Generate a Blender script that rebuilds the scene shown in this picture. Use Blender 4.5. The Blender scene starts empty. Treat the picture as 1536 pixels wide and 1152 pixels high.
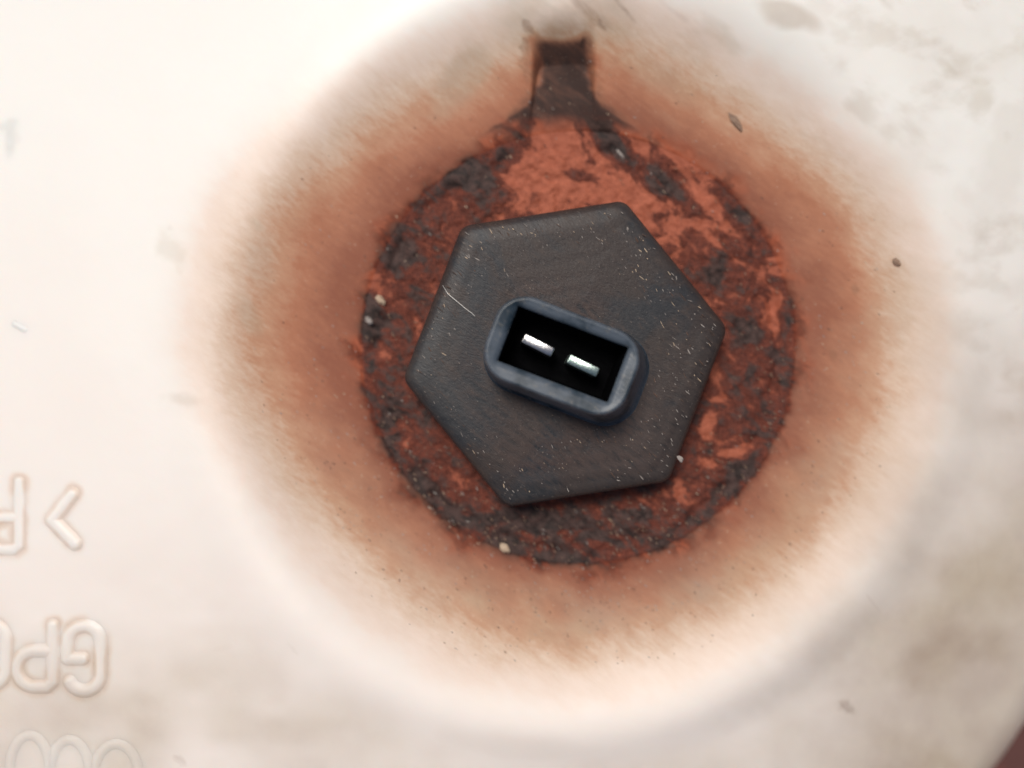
import bpy, bmesh, math, random
import numpy as np
from mathutils import Vector, Matrix

# ------------------------------------------------------------------ units
U = 1e-4            # one unit of the drawings below is a tenth of a millimetre
H = 1195.0          # camera height above the tank's flat top, in those units
R = math.radians
random.seed(7)
scene = bpy.context.scene

# ------------------------------------------------------------------ camera
cam = bpy.data.cameras.new('camera')
cam_ob = bpy.data.objects.new('camera', cam)
scene.collection.objects.link(cam_ob)
cam.sensor_width = 36.0
cam.lens = 28.0
cam.clip_start = 0.002
cam.clip_end = 20.0
cam_ob.location = (0, 0, H*U)
cam_ob.rotation_euler = (0, 0, 0)
cam.dof.use_dof = True
cam.dof.focus_distance = (H-10)*U
cam.dof.aperture_fstop = 3.7
scene.camera = cam_ob

# ------------------------------------------------------------------ sky and sun
SUN_EL, SUN_AZ = R(62), R(-24)      # azimuth from +Y (photo up) towards +X; negative = from the left
world = bpy.data.worlds.new('World')
scene.world = world
world.use_nodes = True
wn = world.node_tree
bg = wn.nodes['Background']
sky = wn.nodes.new('ShaderNodeTexSky')
sky.sky_type = 'NISHITA'
sky.sun_disc = False
sky.sun_elevation = SUN_EL
sky.sun_rotation = SUN_AZ
sky.air_density = 0.7
sky.dust_density = 5.0
sky.ozone_density = 0.6
wn.links.new(sky.outputs[0], bg.inputs[0])
bg.inputs[1].default_value = 0.075
sun = bpy.data.lights.new('sun', 'SUN')
sun.energy = 2.75
sun.angle = R(22)
sun.color = (1.0, 0.962, 0.90)
sun_ob = bpy.data.objects.new('sun', sun)
scene.collection.objects.link(sun_ob)
d = Vector((math.sin(SUN_AZ)*math.cos(SUN_EL), math.cos(SUN_AZ)*math.cos(SUN_EL), math.sin(SUN_EL)))
sun_ob.rotation_euler = d.to_track_quat('Z', 'Y').to_euler()
sun_ob.location = d*2
scene.view_settings.view_transform = 'Standard'
scene.view_settings.look = 'None'
scene.view_settings.exposure = -0.19
scene.view_settings.gamma = 1.0

# ------------------------------------------------------------------ helpers
def link(o, parent=None):
    scene.collection.objects.link(o)
    if parent: o.parent = parent
    return o
def tag(o, label=None, cat=None, group=None, kind=None):
    if label: o['label'] = label
    if cat: o['category'] = cat
    if group: o['group'] = group
    if kind: o['kind'] = kind
    return o
def empty(name, loc=(0, 0, 0)):
    o = bpy.data.objects.new(name, None)
    o.empty_display_size = 0.01
    o.location = loc
    return link(o)
def mesh_obj(name, verts, faces, mats, parent=None, smooth=True, attrs=None):
    me = bpy.data.meshes.new(name)
    v = np.asarray(verts, dtype=np.float32)
    if isinstance(faces, np.ndarray):
        nf, k = faces.shape
        me.vertices.add(len(v)); me.vertices.foreach_set('co', v.ravel())
        me.loops.add(nf*k); me.loops.foreach_set('vertex_index', faces.astype(np.int32).ravel())
        me.polygons.add(nf); me.polygons.foreach_set('loop_start', np.arange(0, nf*k, k, dtype=np.int32))
        me.update(calc_edges=True)
    else:
        me.from_pydata([tuple(p) for p in v.tolist()], [], faces); me.update()
    if attrs:
        for k_, a in attrs.items():
            at = me.attributes.new(k_, 'FLOAT', 'POINT'); at.data.foreach_set('value', a.astype(np.float32).ravel())
    me.polygons.foreach_set('use_smooth', np.full(len(me.polygons), smooth, dtype=bool))
    for m in (mats if isinstance(mats, (list, tuple)) else [mats]): me.materials.append(m)
    o = bpy.data.objects.new(name, me)
    return link(o, parent)

# photograph pixel -> drawing units on the plane at height z (z, x, y in units)
def P(px, py, z=0.0):
    k = (H - z)/H
    return (px-768)*k, (576-py)*k
def pix(x, y, z):
    k = H/(H - z)
    return 768 + x*k, 576 - y*k

# lattice noise
_rng = np.random.RandomState(11)
_tab = _rng.rand(256, 256)
def vnoise(x, y, s=0):
    x = x + 37.7*s; y = y + 91.3*s
    xi = np.floor(x).astype(int); yi = np.floor(y).astype(int)
    fx = x-xi; fy = y-yi
    fx = fx*fx*fx*(fx*(fx*6-15)+10); fy = fy*fy*fy*(fy*(fy*6-15)+10)
    a = _tab[xi & 255, yi & 255]; b = _tab[(xi+1) & 255, yi & 255]
    c = _tab[xi & 255, (yi+1) & 255]; e = _tab[(xi+1) & 255, (yi+1) & 255]
    return (a*(1-fx)+b*fx)*(1-fy) + (c*(1-fx)+e*fx)*fy
def fbm(x, y, octv=4, s=0):
    t = 0; amp = 1; tot = 0
    for i in range(octv):
        t = t + amp*(vnoise(x*2**i, y*2**i, s+i*3.1)-0.5); tot += amp; amp *= 0.5
    return t/tot*2            # about -1..1
def sstep(a, b, x):
    t = np.clip((x-a)/(b-a), 0, 1); return t*t*(3-2*t)

# ------------------------------------------------------------------ shape of the tank top
RC = (105.0, 59.0)          # centre of the round recess
FLOOR_R, RIM_R, DEPTH = 342.0, 640.0, 78.0
_t = np.linspace(0, 1, 400)
_sl = 0.45 + 0.85*sstep(0.15, 0.66, _t)
_sl = _sl*(1-sstep(0.52, 1.0, _t))
_sl[0:6] *= 1.0
_prof = np.concatenate([[0], np.cumsum((_sl[1:]+_sl[:-1])/2)]); _prof /= _prof[-1]
def tank_z(x, y):
    wob = 4*fbm(x/260, y/260, 2, 5)
    r = np.hypot(x-RC[0], y-RC[1]) + wob
    bowl = -DEPTH + DEPTH*np.interp((r-FLOOR_R)/(RIM_R-FLOOR_R), _t, _prof)
    bowl = np.where(r < FLOOR_R, -DEPTH-6, bowl)
    # drain groove running up the wall
    gx = 80 + 0.02*(y-400)
    half = 31 + 3*fbm(y/40, y*0, 2, 9)
    dgr = np.maximum(np.abs(x-gx)-half, 0)
    dend = np.maximum(y-520, 0)
    dg = np.hypot(dgr, dend*1.0)
    inside = (y > RC[1])
    depth = 34*(1-sstep(468, 566, y))*sstep(RC[1]+270, RC[1]+330, y)
    k = 1-sstep(0, 22, dgr)
    z = np.where(inside & (r > FLOOR_R), np.maximum(bowl - depth*k, np.minimum(bowl, -DEPTH+2)), bowl)
    # raised lip round the groove's closed end, and a small moulded knob above it
    z = z + 5*np.exp(-((x-76)/44)**2-((y-575)/22)**2)
    low = np.clip((RC[1]-y)/np.maximum(r, 1)*1.15-0.15, 0, 1)          # soft roll added round the lower rim to catch a bright arc
    z = z + 10*np.exp(-((r-582)/50.)**2)*low
    # gentle swell of blow-moulded plastic
    z = z + 2.2*fbm(x/300, y/300, 3, 2) + 0.35*fbm(x/40, y/40, 3, 4)
    # the top sags away towards the lower right and rises a little to the upper left
    q = (x*0.80 - y*0.60)
    z = z - 1.5e-4*np.clip(q, -1300, 1300)**2*sstep(300, 660, r)
    return z

# plan outline: rounded rectangle; beyond it the sheet folds down into the side walls
BX0, BX1, BY0, BY1, CR = -1900.0, 1060.0, -1070.0, 1500.0, 900.0
ER = 130.0                  # radius of the rolled edge
def fold(x, y):
    cx, cy = (BX0+BX1)/2, (BY0+BY1)/2
    hx, hy = (BX1-BX0)/2, (BY1-BY0)/2
    qx = np.abs(x-cx)-(hx-CR); qy = np.abs(y-cy)-(hy-CR)
    mx, my = np.maximum(qx, 0), np.maximum(qy, 0)
    L = np.hypot(mx, my)
    dd = L + np.minimum(np.maximum(qx, qy), 0) - CR + ER       # >0 : on the roll
    nx = np.where(L > 0, mx/np.maximum(L, 1e-6), 0)*np.sign(x-cx)
    ny = np.where(L > 0, my/np.maximum(L, 1e-6), 0)*np.sign(y-cy)
    a = np.clip(dd/ER, 0, math.pi/2)                            # arc length -> angle
    over = np.maximum(dd - ER*math.pi/2, 0)
    back = np.where(dd > 0, dd - ER*np.sin(a), 0)
    drop = np.where(dd > 0, ER*(1-np.cos(a)) + over, 0)
    return x-nx*back, y-ny*back, drop

# ------------------------------------------------------------------ where dirt and painted shade lie
ANG = np.array([0, 22, 45, 67, 90, 112, 135, 157, 180, 202, 225, 247, 262, 270, 285, 300, 315, 337, 360.])
R50 = np.array([428, 420, 408, 408, 420, 414, 404, 426, 456, 452, 408, 394, 408, 430, 408, 392, 398, 424, 428.])
WID = np.array([44, 42, 38, 36, 38, 38, 34, 36, 50, 54, 46, 38, 40, 40, 38, 34, 34, 42, 44.])
def spot(X, Y, cx, cy, a, b, deg=0, s=0):
    c, n = math.cos(R(deg)), math.sin(R(deg))
    u = (X-cx)*c+(Y-cy)*n; v = -(X-cx)*n+(Y-cy)*c
    q = np.hypot(u/a, v/b)
    if s: q = q + s*fbm(X/max(a, 6)*1.3, Y/max(a, 6)*1.3, 3, 8)
    return 1-sstep(0.35, 1.25, q)
# raised writing (it stands upside down in the photograph: each glyph is turned half round)
def seg_dist(X, Y, pts):
    dmin = np.full(X.shape, 1e9)
    for (ax, ay), (bx, by) in zip(pts[:-1], pts[1:]):
        vx, vy = bx-ax, by-ay; L2 = vx*vx+vy*vy+1e-9
        t = np.clip(((X-ax)*vx+(Y-ay)*vy)/L2, 0, 1)
        dmin = np.minimum(dmin, np.hypot(X-ax-t*vx, Y-ay-t*vy))
    return dmin
def arc(cx, cy, rx, ry, a0, a1, n=18):
    return [(cx+rx*math.cos(R(a0+(a1-a0)*i/n)), cy+ry*math.sin(R(a0+(a1-a0)*i/n))) for i in range(n+1)]
GLYPHS = [
    ([arc(126, 964, 25, 25, 180, 360) + arc(126, 1010, 25, 26, 0, 150), [(101, 964), (101, 988), (124, 988)]], 'upside-down raised letter G', 7.5, 5.4),
    ([[(79, 938), (79, 1022), (70, 1030), (52, 1030)] + arc(52, 1003, 27, 27, 90, 270) + [(79, 976)]], 'upside-down raised letter P next to the G', 7.5, 5.4),
    ([arc(-16, 962, 25, 26, 215, 360) + arc(-16, 1002, 25, 26, 0, 145)], 'upside-down raised letter C cut by the photo edge', 7.5, 5.4),
    ([[(108, 741), (78, 780), (112, 815)]], 'raised angle bracket mark', 8, 6),
    ([[(28, 722), (28, 818), (20, 824), (4, 824)] + arc(4, 800, 22, 24, 90, 270) + [(28, 776)]], 'upside-down raised letter P beside the angle bracket', 7, 4.0),
    ([arc(44, 1153, 30, 50, 0, 360, 30)], 'round raised figure at the bottom edge, leftmost', 6.5, 4.8),
    ([arc(104, 1160, 30, 50, 0, 360, 30)], 'round raised figure at the bottom edge, middle', 6.5, 4.8),
    ([arc(174, 1166, 34, 50, 0, 360, 30)], 'round raised figure at the bottom edge, rightmost', 6.5, 4.8),
    ([[(2, 190), (22, 184)], [(14, 184), (14, 232)]], 'faint raised mark at the left edge', 6, 1.6),
    ([[(-8, 340), (36, 344), (36, 478), (-8, 486)]], 'faint raised rectangle at the left edge', 6, 0.9),
    ([[(22, 486), (36, 494)]], 'short raised tick at the left edge', 4, 3.5)]
def letter_shade(X, Y, s):  # paints pinkish shade into the hollows beside the raised strokes
    m = (X < 260) & (X > -60)
    xx, yy = X[m], Y[m]; dm = np.full(xx.shape, 1e9)
    for st, _, w, h in GLYPHS:
        if h < 4: continue
        for q_ in st: dm = np.minimum(dm, seg_dist(xx, yy, q_))
    s = s.copy(); s[m] = s[m] + 0.16*np.exp(-((np.maximum(dm-8, 0))/11.)**2)*sstep(1, 10, dm)*(1-0.6*sstep(1050, 1080, yy))*(0.8+0.7*fbm(xx/30, yy/30, 2, 63))
    return s
def muck_shade_at(X, Y):
    rp = np.hypot(X-867, Y-520)
    ap = np.degrees(np.arctan2(Y-520, X-867)) % 360
    gap = (1-sstep(250, 320, Y)) * (1-sstep(30, 70, np.abs(X-845)))
    muck = 0.42 + 0.30*np.exp(-((rp-316)/20.)**2)*(0.35+1.1*fbm(X/50, Y/50, 3, 91))*(1-gap*.9)
    # more orange at the top and upper right, darker to the left; hexagon's shade painted in at the bottom
    muck += np.interp(ap, [0, 30, 60, 90, 120, 150, 180, 205, 225, 245, 262, 280, 300, 320, 340, 360],
                      [.18, .20, .22, .24, .22, .22, .17, .17, .18, .10, -.28, -.16, -.02, .0, .04, .14])
    for (px, py, aa, bb, dg_, k) in [(715, 262, 75, 36, -25, .34), (620, 395, 50, 38, 50, .30), (960, 255, 90, 22, 38, .42), (895, 200, 50, 22, 40, .38),
                                     (1075, 395, 24, 30, 30, .30), (1105, 330, 18, 60, -30, .2), (870, 262, 40, 10, 10, .30), (1120, 480, 40, 30, 50, .25),
                                     (555, 500, 14, 60, 0, .40), (590, 600, 30, 50, -30, .22), (690, 770, 50, 30, 30, .2), (800, 780, 90, 18, 0, .35),
                                     (1090, 730, 60, 14, -48, .3), (1050, 470, 30, 60, 40, .2),
                                     (796, 182, 40, 16, -40, .6), (893, 176, 44, 16, 42, .6), (835, 205, 40, 26, 30, -.45), (800, 255, 60, 22, -10, -.40), (900, 290, 110, 14, 10, -.35), (1080, 320, 70, 18, 40, -.40),
                                     (560, 300, 30, 70, 20, -.25), (1060, 640, 14, 50, 20, -.42), (1070, 560, 22, 30, 0, -.25), (1155, 480, 20, 40, 0, -.25),
                                     (1075, 690, 50, 12, -20, -.4), (1000, 740, 60, 12, -15, -.22), (680, 290, 60, 14, -30, -.1), (640, 500, 30, 30, 0, -.12)]:
        muck = muck + 1.0*k*spot(X, Y, px, py, aa, bb, dg_, .5)
    muck = muck - 0.20*sstep(322, 356, rp+6*fbm(X/16, Y/16, 2, 99))
    return muck
def dirt(x, y, z):
    X, Y = pix(x, y, z)
    cx, cy = 867, 520
    # streaky warp, dirt dragged down and to the right
    u = X*0.80+Y*0.60; v = -X*0.60+Y*0.80
    w1 = fbm(u/95, v/60, 4, 1); w2 = fbm(u/28, v/14, 3, 6)
    r = np.hypot(X-cx, Y-cy) + 24*w1 + 6*w2
    a = np.degrees(np.arctan2(Y-cy, X-cx)) % 360
    r50 = np.interp(a, ANG, R50); w = np.interp(a, ANG, WID)
    s = 1/(1+np.exp(np.clip((r-r50)/w, -30, 30)))
    s = s*(0.97+0.22*fbm(u/70, v/44, 4, 13)) + 0.28*np.exp(-np.maximum(r-325, 0)/60.) + 0.10*np.exp(-((r-r50-80)/70.)**2)*(0.6+w1)
    # groove and its surroundings
    gr = 1-sstep(30, 125+30*w1, np.abs(X-845)+10*w2)
    s = np.maximum(s, gr*sstep(-10, 95, Y+24*w1)*(1-sstep(180, 260, Y))*0.72)
    s = np.maximum(s, (1-sstep(34, 70+14*w1+0.016*np.maximum(Y-100, 0)**2, np.abs(X-845)+8*w2))*sstep(20, 70, Y+16*w1)*(1-sstep(200, 260, Y))*0.95)
    rust_edge = (0.7+w2)*np.exp(-((np.abs(X-843)-42-0.009*np.maximum(Y-112, 0)**2-9*w1)/15.)**2)*sstep(28, 60, Y+8*w1)*(1-sstep(150, 210, Y))
    halfw = 37 + 0.011*np.maximum(Y-112, 0)**2 + 5*w1
    g = (1-sstep(halfw-10, halfw+12, np.abs(X-845)+6*w2))*sstep(44, 64, Y+5*w2)*(0.84+0.2*w1+0.15*w2)*(1-0.5*np.exp(-((Y-55)/9.)**2)*(np.abs(X-838) < 34))*(1-sstep(185, 222, Y+10*w1))
    g = np.maximum(g, 0.42*rust_edge)
    for sx in (-1, 1):      # muck spreading from the groove's mouth along the crevice
        g = np.maximum(g, 0.52*spot(X, Y, 845+sx*62, 176, 46, 20, sx*38, .5))
    g = np.maximum(g, 0.34*spot(X, Y, 788, 38, 34, 10, 66, 1.3))
    g = np.maximum(g, 0.42*spot(X, Y, 900, 30, 40, 11, 52, 1.1))
    g = np.maximum(g, 0.30*spot(X, Y, 788, 80, 12, 44, 0, .9))
    if np.min(X) < 260: s = letter_shade(X, Y, s)  # the letters' painted shade goes into the rust mask too
    pale = (1-sstep(16, 50, np.abs(X-838)+9*w1+7*w2))*(1-sstep(34, 56, Y+8*w1))
    s = s*(1-0.36*pale)
    cres = (1-sstep(24, 40, np.abs(X-838)))*np.exp(-((Y-55+0.006*(X-838)**2)/8.)**2)
    g = g*(1-0.45*cres); s = s*(1-0.5*cres)
    # close to the crevice
    g = np.maximum(g, 0.60*np.exp(-np.maximum(np.hypot(X-cx, Y-cy)-318, 0)/13.)*(0.62+0.9*fbm(X/34, Y/34, 4, 21)))
    for (px, py, aa, bb, dg_, k) in [(1103, 182, 17, 6, 55, .62), (1345, 393, 9, 5, 50, .55), (1283, 433, 11, 8, 60, .35),
                                     (1250, 530, 12, 7, 60, .30), (935, 12, 34, 7, 48, .30), (1230, 585, 8, 4, 40, .2),
                                     (440, 975, 22, 5, 50, .13), (332, 972, 22, 7, -10, .10), (256, 342, 9, 5, 60, .14),
                                     (1268, 1060, 20, 13, 20, .30), (225, 1058, 26, 20, 20, .12), (205, 1085, 30, 14, 40, .10),
                                     (268, 1140, 14, 8, 40, .2), (1310, 905, 26, 3, 52, .16), (1468, 845, 30, 3, 88, .14),
                                     (1010, 130, 36, 14, 35, .10), (880, 14, 60, 10, 40, .26), (1015, 20, 50, 9, 38, .18), (1100, 60, 60, 12, 30, .10), (935, 90, 30, 8, 50, .14), (1430, 330, 24, 9, 50, .10), (1480, 560, 26, 10, 60, .12), (1390, 640, 30, 8, 60, .10), (1210, 300, 20, 8, 50, .10), (1050, 60, 40, 10, 40, .12)]:
        g = np.maximum(g, k*spot(X, Y, px, py, aa, bb, dg_, .5))
    # tan / olive grime, partly painted shade
    t = 0.10*np.clip(0.5+fbm(X/120, Y/90, 4, 31), 0, 1)*sstep(700, 1300, X)
    t = t + 0.58*sstep(1230, 1590, X+0.34*(Y-560)+50*w1)*sstep(480, 900, Y+50*w1)  # broad wash: grime plus painted shade of the edge rolling away
    t = t + 0.16*sstep(-0.2, 0.7, fbm(X/110, Y/110, 4, 41))*sstep(1150, 1450, X+0.35*Y-150)
    t = t + 0.28*sstep(0.0, 0.6, fbm(X/70, Y/50, 5, 43))*sstep(1350, 1650, X+0.45*(600-Y))
    t = t + 0.30*sstep(0.15, 0.7, fbm(u/80, v/40, 4, 47))*sstep(880, 1060, X)*(1-sstep(100, 330, Y))
    t = np.maximum(t, .42*(1-sstep(60, 130, np.abs(X-845)+16*w1))*(1-sstep(50, 90, Y))*(.8+.5*w2))
    for (px, py, aa, bb, dg_, k) in [(1190, 22, 75, 22, 22, .45), (255, 368, 34, 20, 55, .22), (385, 335, 22, 9, 45, .26),
                                     (372, 470, 40, 16, 60, .30), (392, 400, 60, 26, 80, .18), (275, 600, 32, 12, 10, .22),
                                     (690, 120, 80, 34, -50, .42), (1300, 1040, 130, 60, -30, .36), (1000, 115, 80, 34, 30, .30),
                                     (1340, 460, 60, 90, 10, .22), (800, 1125, 200, 30, 5, .12), (1130, 1120, 150, 40, -10, .22),
                                     (18, 205, 14, 26, 0, .10), (30, 1120, 90, 26, 10, .16), (1500, 250, 50, 140, 10, .16)]:
        t = np.maximum(t, k*spot(X, Y, px, py, aa, bb, dg_, .6))
    t = np.maximum(t, 0.56*sstep(0.15, 0.6, s)*sstep(322, 425, r)*np.clip(np.cos(np.radians(a-80)), 0, 1)**0.7*(0.8+0.5*fbm(u/50, v/30, 3, 61)))
    t = np.maximum(t, 0.36*sstep(580, 670, np.hypot(X-cx, Y-cy))*sstep(800, 1120, Y+0.15*X)*(0.7+0.8*fbm(X/120, Y/80, 3, 62)))  # dirt film that also dims the plastic outside the bright lower arc
    # plastic goes from near white at the top to pinker lower down
    p = 1-sstep(100, 900, Y+160*fbm(X/210, Y/210, 3, 51))
    rt = np.hypot(X-cx, Y-cy)
    film = 1-sstep(-24, 22, rt-334-30*fbm(X/38, Y/38, 4, 97)-12*w2)
    film = np.maximum(film*0.92, np.exp(-np.maximum(rt-327-7*w2, 0)/7.))
    film = np.maximum(film, 0.8*(1-sstep(52, 76, np.abs(X-845)+10*w2))*sstep(172, 200, Y+10*w1)*(1-sstep(240, 280, Y)))
    mk = muck_shade_at(X, Y)
    return dict(film=np.clip(film, 0, 1), muck=mk, rust=np.clip(s, 0, 1), grime=np.clip(g, 0, 1), tan=np.clip(t, 0, 1), pink=np.clip(p, 0, 1))

# ------------------------------------------------------------------ node helpers
class NT:
    def __init__(s, m): s.t = m.node_tree; s.n = s.t.nodes; s.l = s.t.links
    def new(s, typ, **k):
        n = s.n.new(typ)
        for a, b in k.items(): setattr(n, a, b)
        return n
    def inp(s, sock, v):
        if isinstance(v, bpy.types.NodeSocket): s.l.new(v, sock)
        elif isinstance(v, (tuple, list)) and len(v) == 3 and sock.type == 'RGBA': sock.default_value = (*v, 1)
        else: sock.default_value = v
    def math(s, op, a, b=0.0, clamp=False):
        n = s.new('ShaderNodeMath', operation=op, use_clamp=clamp); s.inp(n.inputs[0], a); s.inp(n.inputs[1], b); return n.outputs[0]
    def mix(s, f, a, b, typ='MIX'):
        n = s.new('ShaderNodeMix', data_type='RGBA', blend_type=typ)
        s.inp(n.inputs[0], f); s.inp(n.inputs[6], a); s.inp(n.inputs[7], b); return n.outputs[2]
    def attr(s, name): return s.new('ShaderNodeAttribute', attribute_name=name).outputs['Fac']
    def obj(s, scale=(1, 1, 1), rot=0.0):
        tc = s.new('ShaderNodeTexCoord'); mp = s.new('ShaderNodeMapping')
        mp.inputs['Scale'].default_value = scale
        mr = s.new('ShaderNodeMapping'); mr.inputs['Rotation'].default_value = (0, 0, rot)
        s.l.new(tc.outputs['Object'], mr.inputs[0]); s.l.new(mr.outputs[0], mp.inputs[0]); return mp.outputs[0]
    def noise(s, vec, scale, detail=4, rough=0.55, dist=0.0):
        n = s.new('ShaderNodeTexNoise'); n.inputs['Scale'].default_value = scale; n.inputs['Detail'].default_value = detail
        n.inputs['Roughness'].default_value = rough; n.inputs['Distortion'].default_value = dist
        s.l.new(vec, n.inputs['Vector']); return n.outputs['Fac']
    def step(s, v, a, b):
        n = s.new('ShaderNodeMapRange', interpolation_type='SMOOTHSTEP'); s.inp(n.inputs[0], v)
        n.inputs[1].default_value = a; n.inputs[2].default_value = b; return n.outputs[0]
    def ramp(s, f, stops):
        n = s.new('ShaderNodeValToRGB'); e = n.color_ramp.elements
        e[0].position, e[0].color = stops[0][0], (*stops[0][1], 1); e[1].position, e[1].color = stops[-1][0], (*stops[-1][1], 1)
        for p, c in stops[1:-1]: k = e.new(p); k.color = (*c, 1)
        s.inp(n.inputs[0], f); return n.outputs[0]
    def bump(s, h, strength, dist):
        n = s.new('ShaderNodeBump'); n.inputs['Strength'].default_value = strength; n.inputs['Distance'].default_value = dist
        s.l.new(h, n.inputs['Height']); return n.outputs[0]
def material(name):
    m = bpy.data.materials.new(name); m.use_nodes = True
    return m, NT(m), m.node_tree.nodes['Principled BSDF']
STREAK = R(37)      # the wiping direction seen in all the fine dirt

def mottle(N, muck):
    v = N.obj(); vs = N.obj((1, 1.7, 1), STREAK)
    n1 = N.noise(vs, 150, 7, .68, .8); n2 = N.noise(vs, 520, 5, .65); n3 = N.noise(v, 1500, 3, .6)
    a = N.math('ADD', muck, N.math('MULTIPLY', N.math('SUBTRACT', n1, .5), 2.1))
    a = N.math('ADD', a, N.math('MULTIPLY', N.math('SUBTRACT', n2, .5), .7))
    orange = N.mix(N.step(n2, .35, .65), (.30, .080, .042), (.42, .125, .070))
    redbr = N.mix(N.step(n3, .4, .6), (.115, .034, .023), (.175, .048, .030))
    dark = N.mix(N.step(n2, .4, .62), (.026, .017, .015), (.075, .044, .038))
    col = N.mix(N.step(a, .26, .50), orange, redbr)
    return N.mix(N.step(a, .58, .86), col, dark), a, n2, n3
# white tank plastic with stains
def plastic_material():
    m, N, b = material('stained_white_plastic')
    v = N.obj(); vs = N.obj((1, 3.2, 1), STREAK)
    s, g, t, p = N.attr('rust'), N.attr('grime'), N.attr('tan'), N.attr('pink')
    n1 = N.noise(vs, 420, 5, .6); n2 = N.noise(vs, 1500, 3, .6); n3 = N.noise(v, 75, 5, .6)
    edge = N.math('MULTIPLY', N.step(s, .03, .4), 1.0)
    dn = N.math('ADD', N.math('MULTIPLY', N.math('SUBTRACT', n1, .5), .34), N.math('MULTIPLY', N.math('SUBTRACT', n2, .5), .16))
    s2 = N.math('ADD', s, N.math('MULTIPLY', dn, edge), clamp=True)
    white = N.mix(p, (.862, .795, .745), (.885, .870, .825))
    stain = N.ramp(s2, [(0, (.87, .83, .77)), (.10, (.82, .70, .615)), (.26, (.66, .49, .37)), (.44, (.53, .285, .172)), (.66, (.42, .165, .085)), (1, (.27, .088, .046))])
    col = N.mix(N.step(s2, 0, .12), white, stain)
    tn = N.math('MULTIPLY', t, N.math('ADD', .62, N.math('MULTIPLY', n3, .8)), clamp=True)
    tancol = N.mix(N.step(n3, .35, .65), (.46, .37, .25), (.42, .325, .24))
    col = N.mix(tn, col, tancol)
    g2 = N.math('ADD', g, N.math('MULTIPLY', N.math('SUBTRACT', n1, .5), N.math('MULTIPLY', N.step(g, .05, .4), .5)), clamp=True)
    darkc = N.ramp(g2, [(0, (.30, .19, .12)), (.5, (.15, .072, .05)), (.9, (.052, .034, .030))])
    col = N.mix(N.step(g2, .02, .80), col, darkc)
    # fine grit ground into the stained wall
    sp = N.noise(vs, 2600, 2, .5)
    spk = N.math('MULTIPLY', N.step(sp, .66, .74), N.math('MULTIPLY', N.step(s, .15, .6), .55))
    col = N.mix(spk, col, (.17, .085, .055))
    sp2 = N.noise(N.obj((1, 2.6, 1), STREAK+.2), 2100, 2, .5)
    spk2 = N.math('MULTIPLY', N.step(sp2, .70, .76), N.math('MULTIPLY', N.step(s, .15, .5), .55))
    col = N.mix(spk2, col, (.72, .60, .48))
    film = N.attr('film'); mc = mottle(N, N.attr('muck'))[0]
    col = N.mix(film, col, mc)
    N.l.new(col, b.inputs['Base Color'])
    rr = N.math('ADD', .34, N.math('MULTIPLY', s, .28)); rr = N.math('ADD', rr, N.math('MULTIPLY', n3, .12))
    N.l.new(rr, b.inputs['Roughness'])
    N.l.new(N.math('MULTIPLY', N.math('SUBTRACT', 1.0, N.math('MAXIMUM', g, film)), .42), b.inputs['Specular IOR Level'])
    sw = N.math('MULTIPLY', N.math('SUBTRACT', 1.0, N.math('MAXIMUM', N.math('MAXIMUM', s, g), film)), .35)
    N.l.new(sw, b.inputs['Subsurface Weight'])
    b.inputs['Subsurface Radius'].default_value = (1.0, .62, .45)
    b.inputs['Subsurface Scale'].default_value = .0028
    h = N.math('ADD', N.math('MULTIPLY', n1, N.math('ADD', .15, s)), N.math('MULTIPLY', n3, .8))
    N.l.new(N.bump(h, .30, .00025), b.inputs['Normal'])
    return m

# crusty floor of the recess: orange rust film with black muck
def floor_material():
    m, N, b = material('rust_and_muck')
    col, a, n2, n3 = mottle(N, N.attr('muck'))
    N.l.new(col, b.inputs['Base Color'])
    N.l.new(N.math('ADD', .50, N.math('MULTIPLY', n2, .35)), b.inputs['Roughness'])
    b.inputs['Specular IOR Level'].default_value = .25
    h = N.math('ADD', N.math('MULTIPLY', n2, .7), N.math('ADD', N.math('MULTIPLY', n3, .35), N.math('MULTIPLY', N.step(a, .3, .75), .6)))
    N.l.new(N.bump(h, .7, .0005), b.inputs['Normal'])
    return m

def hex_material():
    m, N, b = material('dusty_grey_black_plastic')
    v = N.obj(); vs = N.obj((1, 3.0, 1), STREAK)
    n1 = N.noise(v, 70, 6, .65, .5); n2 = N.noise(vs, 420, 6, .7); n3 = N.noise(vs, 1700, 3, .6)
    c = N.mix(N.step(n1, .42, .58), (.011, .015, .022), (.031, .020, .018))
    br = N.math('MULTIPLY', N.attr('brown'), N.step(n2, .36, .56), clamp=True)
    c = N.mix(br, c, (.056, .031, .026))
    dust = N.attr('dust')
    c = N.mix(N.math('MULTIPLY', dust, N.math('ADD', .25, N.math('MULTIPLY', n2, .7)), clamp=True), c, (.070, .067, .064))
    c = N.mix(N.math('MULTIPLY', N.step(n2, .52, .72), .5), c, (.075, .050, .040))
    c = N.mix(N.math('MULTIPLY', N.step(n2, .48, .30), .5), c, (.015, .016, .019))
    c = N.mix(N.math('MULTIPLY', N.step(n3, .66, .74), .7), c, (.30, .25, .21))
    N.l.new(c, b.inputs['Base Color'])
    N.l.new(N.math('ADD', .34, N.math('MULTIPLY', n2, .25)), b.inputs['Roughness'])
    b.inputs['Specular IOR Level'].default_value = .32
    h = N.math('ADD', N.math('MULTIPLY', n2, .6), N.math('MULTIPLY', n3, .5))
    N.l.new(N.bump(h, .55, .00018), b.inputs['Normal'])
    return m

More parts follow.
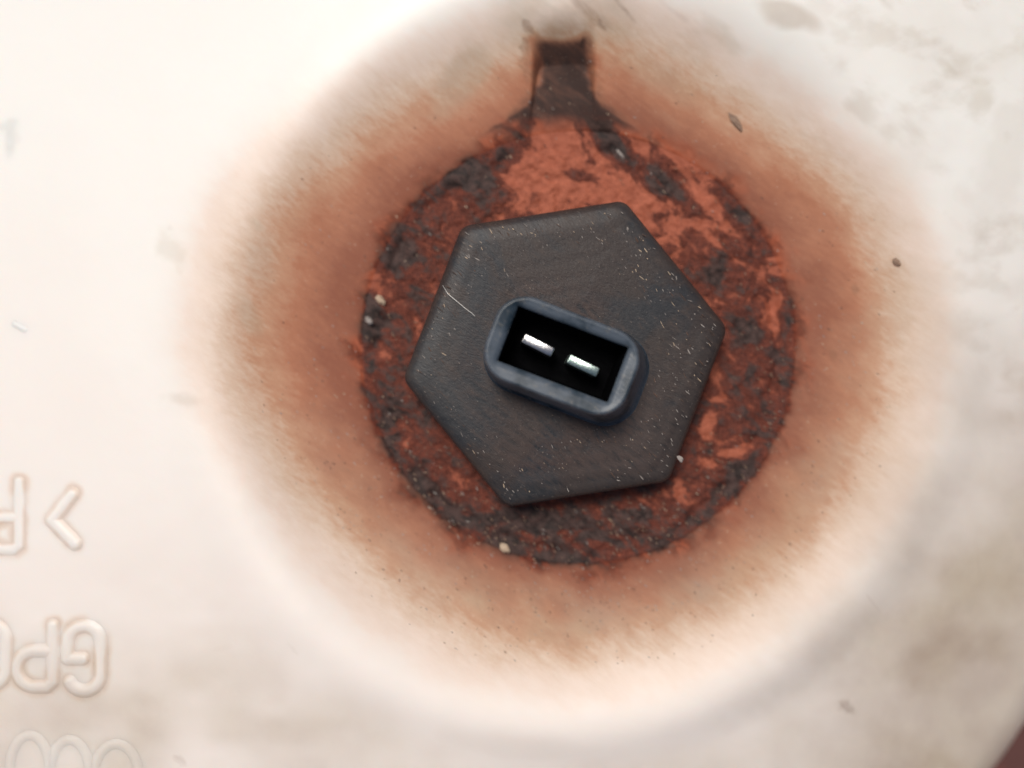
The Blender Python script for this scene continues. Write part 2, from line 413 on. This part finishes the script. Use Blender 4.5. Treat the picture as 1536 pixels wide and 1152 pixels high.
def housing_material():
    m, N, b = material('blue_grey_worn_plastic')
    v = N.obj(); vs = N.obj((1, 2.5, 1), STREAK)
    n1 = N.noise(v, 160, 4, .6); n2 = N.noise(vs, 900, 4, .6)
    c = N.mix(N.step(n1, .36, .56), (.018, .032, .046), (.074, .094, .120))  # dark teal patches painted in for reflections on the rim
    c = N.mix(N.math('MULTIPLY', N.step(n2, .56, .70), .45), c, (.20, .185, .16))
    N.l.new(c, b.inputs['Base Color'])
    N.l.new(N.math('ADD', .30, N.math('MULTIPLY', n1, .22)), b.inputs['Roughness'])
    N.l.new(N.bump(N.math('ADD', n2, n1), .35, .00015), b.inputs['Normal'])
    return m

def simple(name, c, rough=.5, metal=0, c2=None, sc=600, bump=.3, bd=.0001, spec=.5):
    m, N, b = material(name)
    n = N.noise(N.obj((1, 2.5, 1), STREAK), sc, 4, .6)
    N.l.new(N.mix(N.step(n, .35, .65), c, c2 or tuple(k*.7 for k in c)), b.inputs['Base Color'])
    b.inputs['Roughness'].default_value = rough; b.inputs['Metallic'].default_value = metal
    b.inputs['Specular IOR Level'].default_value = spec
    N.l.new(N.bump(n, bump, bd), b.inputs['Normal'])
    return m
M_PL, M_FL, M_HX, M_HS = plastic_material(), floor_material(), hex_material(), housing_material()
M_IN = simple('socket_shade_black', (.004, .004, .0045), .8, c2=(.003, .003, .0035), spec=.0)  # near black colour stands in for shade deep in the socket
M_PIN = simple('bright_tinned_metal', (.88, .88, .87), .30, 1, (.70, .70, .70), 2500, .6)
M_PIN2 = simple('green_tarnished_metal', (.74, .88, .80), .32, 1, (.52, .70, .62), 2500, .6)
M_SAND = simple('pale_sand', (.50, .39, .28), .7, c2=(.44, .32, .22), sc=900)
M_DUST = simple('pale_dust', (.25, .22, .20), .6, c2=(.36, .32, .29), sc=900)
M_SOOT = simple('dark_grit', (.050, .035, .030), .6, c2=(.11, .06, .04), sc=900)
M_BRN = simple('brown_flake', (.30, .20, .14), .7, c2=(.20, .12, .08), sc=900)
M_HAIR = simple('pale_fibre', (.70, .68, .64), .35)
M_GND = simple('red_brown_ground', (.20, .060, .045), .8, c2=(.10, .040, .034), sc=22, bump=.8, bd=.003)

# ------------------------------------------------------------------ tank body
tank = tag(empty('plastic_tank'), 'white moulded plastic tank with a round rust-stained recess and raised lettering on its top', 'tank')
def axis(lo, d0, d1, hi, step):
    def far(a, b):           # growing steps away from the dense zone
        out = []; x = a; s = step
        while abs(b-x) > s*1.5:
            s *= 1.12; x += s*np.sign(b-a); out.append(x)
        out.append(b); return out
    mid = list(np.arange(d0, d1+step/2, step))
    return np.array(sorted(far(d0, lo))[:-0 or None] + mid + far(mid[-1], hi))
xs = axis(-2700, -850, 850, 1700, 2.1)
ys = axis(-1800, -650, 650, 2300, 2.1)
gx, gy = np.meshgrid(xs, ys, indexing='ij')
# pull a ring of vertices exactly onto the recess floor's edge so the rim of the floor is a clean circle
rr = np.hypot(gx-RC[0], gy-RC[1])
near = np.abs(rr-FLOOR_R) < 1.6
kk = np.where(near, FLOOR_R/np.maximum(rr, 1), 1)
gx = RC[0]+(gx-RC[0])*kk; gy = RC[1]+(gy-RC[1])*kk
fx, fy, drop = fold(gx, gy)
gz = tank_z(fx, fy) - drop
at = dirt(fx, fy, gz)
nx_, ny_ = gx.shape
idx = np.arange(nx_*ny_).reshape(nx_, ny_)
quads = np.stack([idx[:-1, :-1], idx[1:, :-1], idx[1:, 1:], idx[:-1, 1:]], -1).reshape(-1, 4)
rc = (rr[:-1, :-1]+rr[1:, 1:]).reshape(-1)/2
quads = quads[rc > FLOOR_R-9]
V = np.stack([fx*U, fy*U, gz*U], -1).reshape(-1, 3)
used = np.zeros(len(V), bool); used[quads.ravel()] = True
remap = np.cumsum(used)-1
body = mesh_obj('body', V[used], remap[quads], M_PL, tank, attrs={k: a.ravel()[used] for k, a in at.items()})

# ------------------------------------------------------------------ recess floor (its own crusty sheet)
nr, na = 190, 900
r_ = np.linspace(60, FLOOR_R+3, nr)[:, None]; a_ = np.linspace(0, 2*math.pi, na, endpoint=False)[None, :]
x_ = RC[0]+r_*np.cos(a_); y_ = RC[1]+r_*np.sin(a_)
gap = sstep(RC[1]+250, RC[1]+330, y_)*(1-sstep(30, 70, np.abs(x_-80)))
z_ = -DEPTH + 1.0 + (3.0*fbm(x_/45, y_/45, 5, 61) + 3.4*fbm(x_/13, y_/13, 4, 66))*(1-0.95*sstep(FLOOR_R-28, FLOOR_R-2, r_))
z_ = z_ - 8*np.exp(-((r_-FLOOR_R+20+12*fbm(x_/60, y_/60, 3, 15))/12.)**2)*(1-gap)*(0.4+0.9*fbm(x_/30, y_/30, 2, 3)) 
X_, Y_ = pix(x_, y_, z_)
rp = np.hypot(X_-867, Y_-520)
ap = np.degrees(np.arctan2(Y_-520, X_-867)) % 360
muck = muck_shade_at(X_, Y_)
idx = np.arange(nr*na).reshape(nr, na)
j = np.roll(idx, -1, axis=1)
q = np.stack([idx[:-1], idx[1:], j[1:], j[:-1]], -1).reshape(-1, 4)
mesh_obj('recess_floor', np.stack([x_*U, y_*U, z_*U], -1).reshape(-1, 3), q, M_FL, tank, attrs={'muck': muck})['label'] = 'crusty orange rust and black muck on the floor of the recess'

# ------------------------------------------------------------------ raised lettering
def letter(strokes, label, width=7.5, height=5.2, step=1.3):
    pts = [p for s in strokes for p in s]
    m = width*2.4
    x0, x1 = min(p[0] for p in pts)-m, max(p[0] for p in pts)+m
    y0, y1 = min(p[1] for p in pts)-m, max(p[1] for p in pts)+m
    X, Y = np.meshgrid(np.arange(x0, x1, step), np.arange(y0, y1, step), indexing='ij')
    dd = np.full(X.shape, 1e9)
    for s in strokes: dd = np.minimum(dd, seg_dist(X, Y, s))
    prof = 1-sstep(0, width*1.9, dd)
    z = 0.0*X
    for _ in range(4): x, y = P(X, Y, z); z = tank_z(x, y)
    zz = z + height*prof - 0.9
    A = dirt(x, y, z); A['tan'] = np.clip(A['tan'], 0, 1)
    ii = np.arange(X.size).reshape(X.shape)
    q = np.stack([ii[:-1, :-1], ii[:-1, 1:], ii[1:, 1:], ii[1:, :-1]], -1).reshape(-1, 4)
    keep = prof.ravel()[q].max(1) > 0.004
    q = q[keep]
    Vv = np.stack([x*U, y*U, zz*U], -1).reshape(-1, 3)
    us = np.zeros(len(Vv), bool); us[q.ravel()] = True; rm = np.cumsum(us)-1
    o = mesh_obj('embossed_letter', Vv[us], rm[q], M_PL, tank, attrs={k: a.ravel()[us] for k, a in A.items()})
    o['label'] = label
    return o
for st, lab, w, h in GLYPHS: letter(st, lab, w*1.12, h*(0.45 if 'bottom' in lab else 0.68))

# ------------------------------------------------------------------ ground beyond the tank
g = 3.0
mesh_obj('ground', [(-g, -g, -.075), (g, -g, -.075), (g, g, -.075), (-g, g, -.075)], [(0, 1, 2, 3)], M_GND, smooth=False)['kind'] = 'structure'

# ------------------------------------------------------------------ sensor plug
def rounded_poly(pts, rad, n=7):
    out = []; k = len(pts)
    for i in range(k):
        p = Vector(pts[i]); a = (Vector(pts[i-1])-p); b = (Vector(pts[(i+1) % k])-p)
        ang = a.angle(b); a.normalize(); b.normalize()
        t = rad/math.tan(ang/2); c = p+(a+b).normalized()*(rad/math.sin(ang/2))
        s, e = p+a*t-c, p+b*t-c
        a0 = math.atan2(s.y, s.x); a1 = math.atan2(e.y, e.x); dl = (a1-a0+math.pi) % (2*math.pi)-math.pi
        for j_ in range(n+1):
            q_ = a0+dl*j_/n; out.append((c.x+rad*math.cos(q_), c.y+rad*math.sin(q_)))
    return out
def loft(loops, close_top=True, close_bottom=False):
    n = len(loops[0][0]); V_ = []; F_ = []
    for pts, z in loops: V_ += [(x*U, y*U, z*U) for x, y in pts]
    for i in range(len(loops)-1):
        for k in range(n):
            a, b = i*n+k, i*n+(k+1) % n; F_.append((a, b, b+n, a+n))
    return V_, F_
ZH = -8.0                                      # top of the hexagon
kh = (H-ZH)/H
hcx, hcy = P(849, 530, ZH)
sensor = tag(empty('level_sensor', (hcx*U, hcy*U, -DEPTH*U)), 'dark hexagonal plastic sensor plug with a two-pin socket screwed into the recess', 'sensor')
def rel(V_): return [(x-hcx*U, y-hcy*U, z+DEPTH*U) for x, y, z in V_]
def hexa(ap, rad):
    vr = ap/math.cos(R(30))*kh
    pts = [(hcx+vr*math.cos(R(9-60*i)), hcy+vr*math.sin(R(9-60*i))) for i in range(6)]
    return rounded_poly(pts[::-1], rad*kh, 8)
# side, rolled edge, then concentric rings across the top so that it can carry dust and wear
prof_h = [(217, -DEPTH-8), (217, ZH-22)] + [(217-19*(1-math.cos(R(a))), ZH-22+20*math.sin(R(a))) for a in (15, 30, 45, 60, 75, 90)]
loops = [(hexa(ap, 23), z) for ap, z in prof_h]
last = hexa(198, 23)
for i in range(1, 48):
    f = 1-i/48
    lp = [(hcx+(x-hcx)*f, hcy+(y-hcy)*f) for x, y in last]
    zz = []
    loops.append((lp, ZH-2+2.0*math.sin(min(i/4, 1)*math.pi/2)))
V_, F_ = loft(loops); n = len(last)
V_ = np.array(V_)
xx, yy = V_[:, 0]/U, V_[:, 1]/U
top = np.arange(len(V_)) >= n*len(prof_h)
V_[:, 2] += np.where(top, (0.8*fbm(xx/60, yy/60, 3, 71)+0.4*fbm(xx/15, yy/15, 2, 73))*U, 0)
Xp, Yp = pix(xx, yy, V_[:, 2]/U)
dust = 0.35+0.5*fbm(xx/70, yy/70, 4, 77) + 0.5*spot(Xp, Yp, 860, 735, 150, 26, -9, .3) + .4*spot(Xp, Yp, 660, 480, 60, 110, 20, .3) + .3*spot(Xp, Yp, 1060, 560, 30, 70, 10, .3)
brown = np.clip(0.95*spot(Xp, Yp, 850, 560, 230, 170, 20, .5)*(0.6+1.0*fbm(xx/60, yy/60, 4, 83)) + .35*sstep(.1, .5, fbm(xx/45, yy/45, 4, 85)), 0, 1)
F_.append(tuple(range(n*(len(loops)-1), n*len(loops))))
ho = mesh_obj('hex_head', rel(V_.tolist()), F_, M_HX, sensor, attrs={'dust': np.clip(dust, 0, 1), 'brown': np.clip(brown, 0, 1)})

# connector housing: stadium-like tower with a rectangular socket
ZT, ZB = 72.0, ZH-3
ua = R(-20.8)                                   # long axis, falling to the right
def loc2(cx, cy, u, v):
    return cx+u*math.cos(ua)-v*math.sin(ua), cy+u*math.sin(ua)+v*math.cos(ua)
def rrect(px, py, z, hu, hv, rad, n=9):
    k = (H-z)/H; cx, cy = P(px, py, z)
    pts = [loc2(cx, cy, s*hu*k, t*hv*k) for s, t in ((-1, -1), (1, -1), (1, 1), (-1, 1))]
    return rounded_poly(pts, rad*k, n)
# heights, centres and half sizes as seen in the photograph at each height
tower = [((850, 545), ZB, 124, 73, 54), ((848.5, 542), ZB+8, 120, 70, 52), ((846, 538), ZT-40, 118, 70, 50), ((843, 535), ZT-9, 115, 67.5, 48)]
TO = [(rrect(*c, z, hu, hv, rd), z) for c, z, hu, hv, rd in tower]
for a in (20, 45, 70, 90):
    s_ = 5*(1-math.cos(R(a))); TO.append((rrect(843, 534, ZT-9+9*math.sin(R(a)), 115-s_, 67.5-s_, 48-s_), ZT-9+9*math.sin(R(a))))
TO.append((rrect(843, 534, ZT-.4, 108, 61, 42), ZT-.4))
TO.append((rrect(843.5, 532.5, ZT-1.5, 98, 53.5, 18), ZT-1.5))
TO.append((rrect(844.5, 531.5, ZT-2.5, 90.5, 46.2, 3), ZT-2.5))
TO.append((rrect(844.5, 531.5, ZT-10, 88, 43.7, 2), ZT-10))
V_, F_ = loft(TO)
V_ = np.array(V_); xx, yy = V_[:, 0]/U, V_[:, 1]/U
hs = mesh_obj('connector_housing', rel(V_.tolist()), F_, M_HS, sensor)
# socket lining, blackened for the shade of a deep hole
k1 = (H-ZT+10)/H; c1 = P(845, 531.5, ZT-10)
def fixed_rect(hu, hv, rad):
    pts = [loc2(c1[0], c1[1], s*hu*k1, t*hv*k1) for s, t in ((-1, -1), (1, -1), (1, 1), (-1, 1))]
    return rounded_poly(pts, rad, 9)
SO = [(fixed_rect(88.3, 44.0, 2), ZT-9.5), (fixed_rect(87, 43, 2), ZT-18), (fixed_rect(83, 39, 2), ZH+5)]
V_, F_ = loft(SO); n = len(SO[0][0]); F_.append(tuple(range(2*n, 3*n)))
mesh_obj('socket_lining', rel(V_), F_, M_IN, sensor, smooth=False)
# two flat blades
def blade(px, py, m, lbl, ln=25.5, wd=8.0, tw=0):
    zt = 46.0; k = (H-zt)/H; cx, cy = P(px, py, zt)
    def rc_(hu, hv, rd):
        old = [(cx+(u*math.cos(ua+tw)-v*math.sin(ua+tw))*k, cy+(u*math.sin(ua+tw)+v*math.cos(ua+tw))*k) for u, v in ((-hu, -hv), (hu, -hv), (hu, hv), (-hu, hv))]
        return rounded_poly(old, rd, 3)
    L = [(rc_(ln, wd, 2), ZH+4), (rc_(ln, wd, 2), zt-6), (rc_(ln-.5, wd-.5, 2), zt-1.5), (rc_(ln-2, wd-1.6, 1.5), zt)]
    V_, F_ = loft(L); n = len(L[0][0]); F_.append(tuple(range(3*n, 4*n)))
    mesh_obj('pin', rel(V_), F_, m, sensor)['label'] = lbl
blade(807, 517.5, M_PIN, 'bright silvery connector pin on the left', tw=R(-6))
blade(875, 548.5, M_PIN2, 'greenish tarnished connector pin on the right', tw=R(-5))

# ------------------------------------------------------------------ loose dirt
def surf(px, py):
    x, y = P(px, py, -60)
    for _ in range(6):
        r0 = math.hypot(x-RC[0], y-RC[1])
        z = -DEPTH+2 if r0 < FLOOR_R else float(tank_z(np.array(x), np.array(y)))
        x, y = P(px, py, z)
    return x, y, z
def crumb_mesh(name, mat, a, b, c, seed, rot):
    rnd = random.Random(seed); bm = bmesh.new(); bmesh.ops.create_icosphere(bm, subdivisions=2, radius=1)
    for v in bm.verts:
        f = 1+rnd.uniform(-.22, .22); v.co = Vector((v.co.x*a*f, v.co.y*b*f, v.co.z*c*f))*U
    bm.transform(Matrix.Rotation(rot, 4, 'Z')); me = bpy.data.meshes.new(name); bm.to_mesh(me); bm.free()
    me.materials.append(mat); return me
for i, (px, py, a, b, c, rot, mat, name, cat, lab, gr) in enumerate([
    (757, 822, 9, 6, 4, -35, M_SAND, 'sand_crumb', 'crumb', 'ochre sand crumb lying below the hexagon at the bottom edge of the rusty floor', 'sand crumbs'),
    (571, 450, 10, 6, 5, -45, M_SAND, 'sand_crumb', 'crumb', 'pale sand crumb left of the hexagon, the upper of two close together', 'sand crumbs'),
    (554, 481, 8, 5, 5, -50, M_DUST, 'sand_crumb', 'crumb', 'grey grit crumb left of the hexagon, just under the pale sand crumb', 'sand crumbs'),
    (1103, 182, 17, 5.5, 1.6, -55, M_BRN, 'dirt_flake', 'flake', 'long thin brown flake on the pale wall right of the drain groove', 'dirt flakes'),
    (1345, 393, 8, 4.5, 1.6, -50, M_BRN, 'dirt_flake', 'flake', 'tiny brown flake near the right rim of the recess', 'dirt flakes'),
    (930, 231, 9, 2.5, 2, -50, M_DUST, 'dust_fleck', 'fleck', 'whitish fleck on the rusty floor above the hexagon', None),
    (1020, 688, 6, 4, 3, -50, M_DUST, 'dust_fleck', 'fleck', 'whitish fleck at the lower right edge of the hexagon', None)]):
    x, y, z = surf(px, py)
    if name == 'dust_fleck' and py > 600: z = ZH; x, y = P(px, py, z)
    o = bpy.data.objects.new(name, crumb_mesh(name, mat, a, b, c, i, R(rot))); o.location = (x*U, y*U, (z+c*.5)*U)
    tag(link(o), lab, cat, gr)

# hair on the hexagon
pts = [(664, 428), (672, 441), (684, 451), (697, 462), (708, 470), (716, 478)]
V_, F_ = [], []
for i, (px, py) in enumerate(pts):
    zc = ZH+1.5+2*math.sin(i*1.0); x, y = P(px, py, zc); w = 0.7 if 0 < i < 5 else .3
    for k in range(6):
        a = k*math.pi/3; V_.append(((x+w*math.cos(a)*.7)*U, (y+w*math.cos(a)*.7)*U, (zc+w*math.sin(a))*U))
for i in range(len(pts)-1):
    for k in range(6): F_.append((i*6+k, i*6+(k+1) % 6, i*6+6+(k+1) % 6, i*6+6+k))
tag(mesh_obj('fibre', V_, F_, M_HAIR), 'thin pale curved hair lying on the upper left of the dark hexagon', 'fibre')

# ground-in grit, uncountable
def grit(name, label, spots, mats):
    V_, F_, MI = [], [], []
    for x, y, z, L, w, a, mi in spots:
        b0 = len(V_); ca, sa = math.cos(a), math.sin(a)
        for u, v, h in ((-L, 0, 0), (-L*.3, -w, 0), (L*.5, -w*.8, 0), (L, 0, 0), (L*.4, w, 0), (-L*.4, w*.8, 0), (-L*.2, 0, w*.9), (L*.3, 0, w*.8)):
            V_.append(((x+u*ca-v*sa)*U, (y+u*sa+v*ca)*U, (z+h*.6)*U))
        for f in ((0, 1, 6), (1, 2, 7, 6), (2, 3, 7), (3, 4, 7), (4, 5, 6, 7), (5, 0, 6)):
            F_.append(tuple(b0+k for k in f)); MI.append(mi)
    o = mesh_obj(name, V_, F_, mats, smooth=False)
    o.data.polygons.foreach_set('material_index', MI)
    return tag(o, label, 'grit', kind='stuff')
sp = []
rnd = random.Random(5)
while len(sp) < 620:
    px, py = rnd.uniform(610, 1095), rnd.uniform(300, 755)
    dx, dy = px-849, py-530
    if max(abs(dx*math.cos(R(q_))+dy*math.sin(R(q_))) for q_ in (21, 81, 141)) > 203: continue
    u = (px-847)*.935+(py-540)*.355; v = -(px-847)*.355+(py-540)*.935
    if abs(u) < 135 and abs(v) < 76: continue
    if fbm(np.array(px/60.), np.array(py/60.), 3, 3) < rnd.uniform(-1.1, .3): continue
    x, y = P(px, py, ZH); s_ = rnd.random()
    sp.append((x, y, ZH-.2, 1.2+4.2*rnd.random()**2.2+7*s_**10, rnd.uniform(.30, .85), -R(52)+rnd.gauss(0, .22), 0 if s_ < .55 else 1 if s_ < .72 else 2))
grit('dust_specks', 'pale dust specks and scratched crumbs strewn over the dark hexagon face', sp, [M_DUST, M_SAND, M_SOOT])
sp = []
while len(sp) < 1300:
    a = rnd.uniform(0, 360); 
    if rnd.random() < .72: a = rnd.gauss(95, 55)
    rp_ = 235+rnd.random()**.8*255
    px, py = 867+rp_*math.cos(R(a)), 520+rp_*math.sin(R(a))
    dx, dy = px-849, py-530
    if max(abs(dx*math.cos(R(q_))+dy*math.sin(R(q_))) for q_ in (21, 81, 141)) < 222: continue
    if py > 1000 or py < 90: continue
    x, y, z = surf(px, py)
    dens = float(dirt(np.array([x]), np.array([y]), np.array([z]))['rust'][0]) if rp_ > 325 else 1
    if rnd.random() > dens*1.6-.15: continue
    s_ = rnd.random()
    if rp_ < 322 and s_ < .42 and rnd.random() < .7: s_ = .7
    sp.append((x, y, z-.1+(1.2 if rp_ < 318 else 0), rnd.uniform(1.4, 4.4), rnd.uniform(.4, 1.0), -R(45)+rnd.gauss(0, .25), 0 if s_ < .25 else 1 if s_ < .42 else 2 if s_ < .66 else 3))
grit('grit', 'fine dark and pale grit stuck to the stained wall and floor of the recess', sp, [M_DUST, M_SAND, M_SOOT, M_BRN])
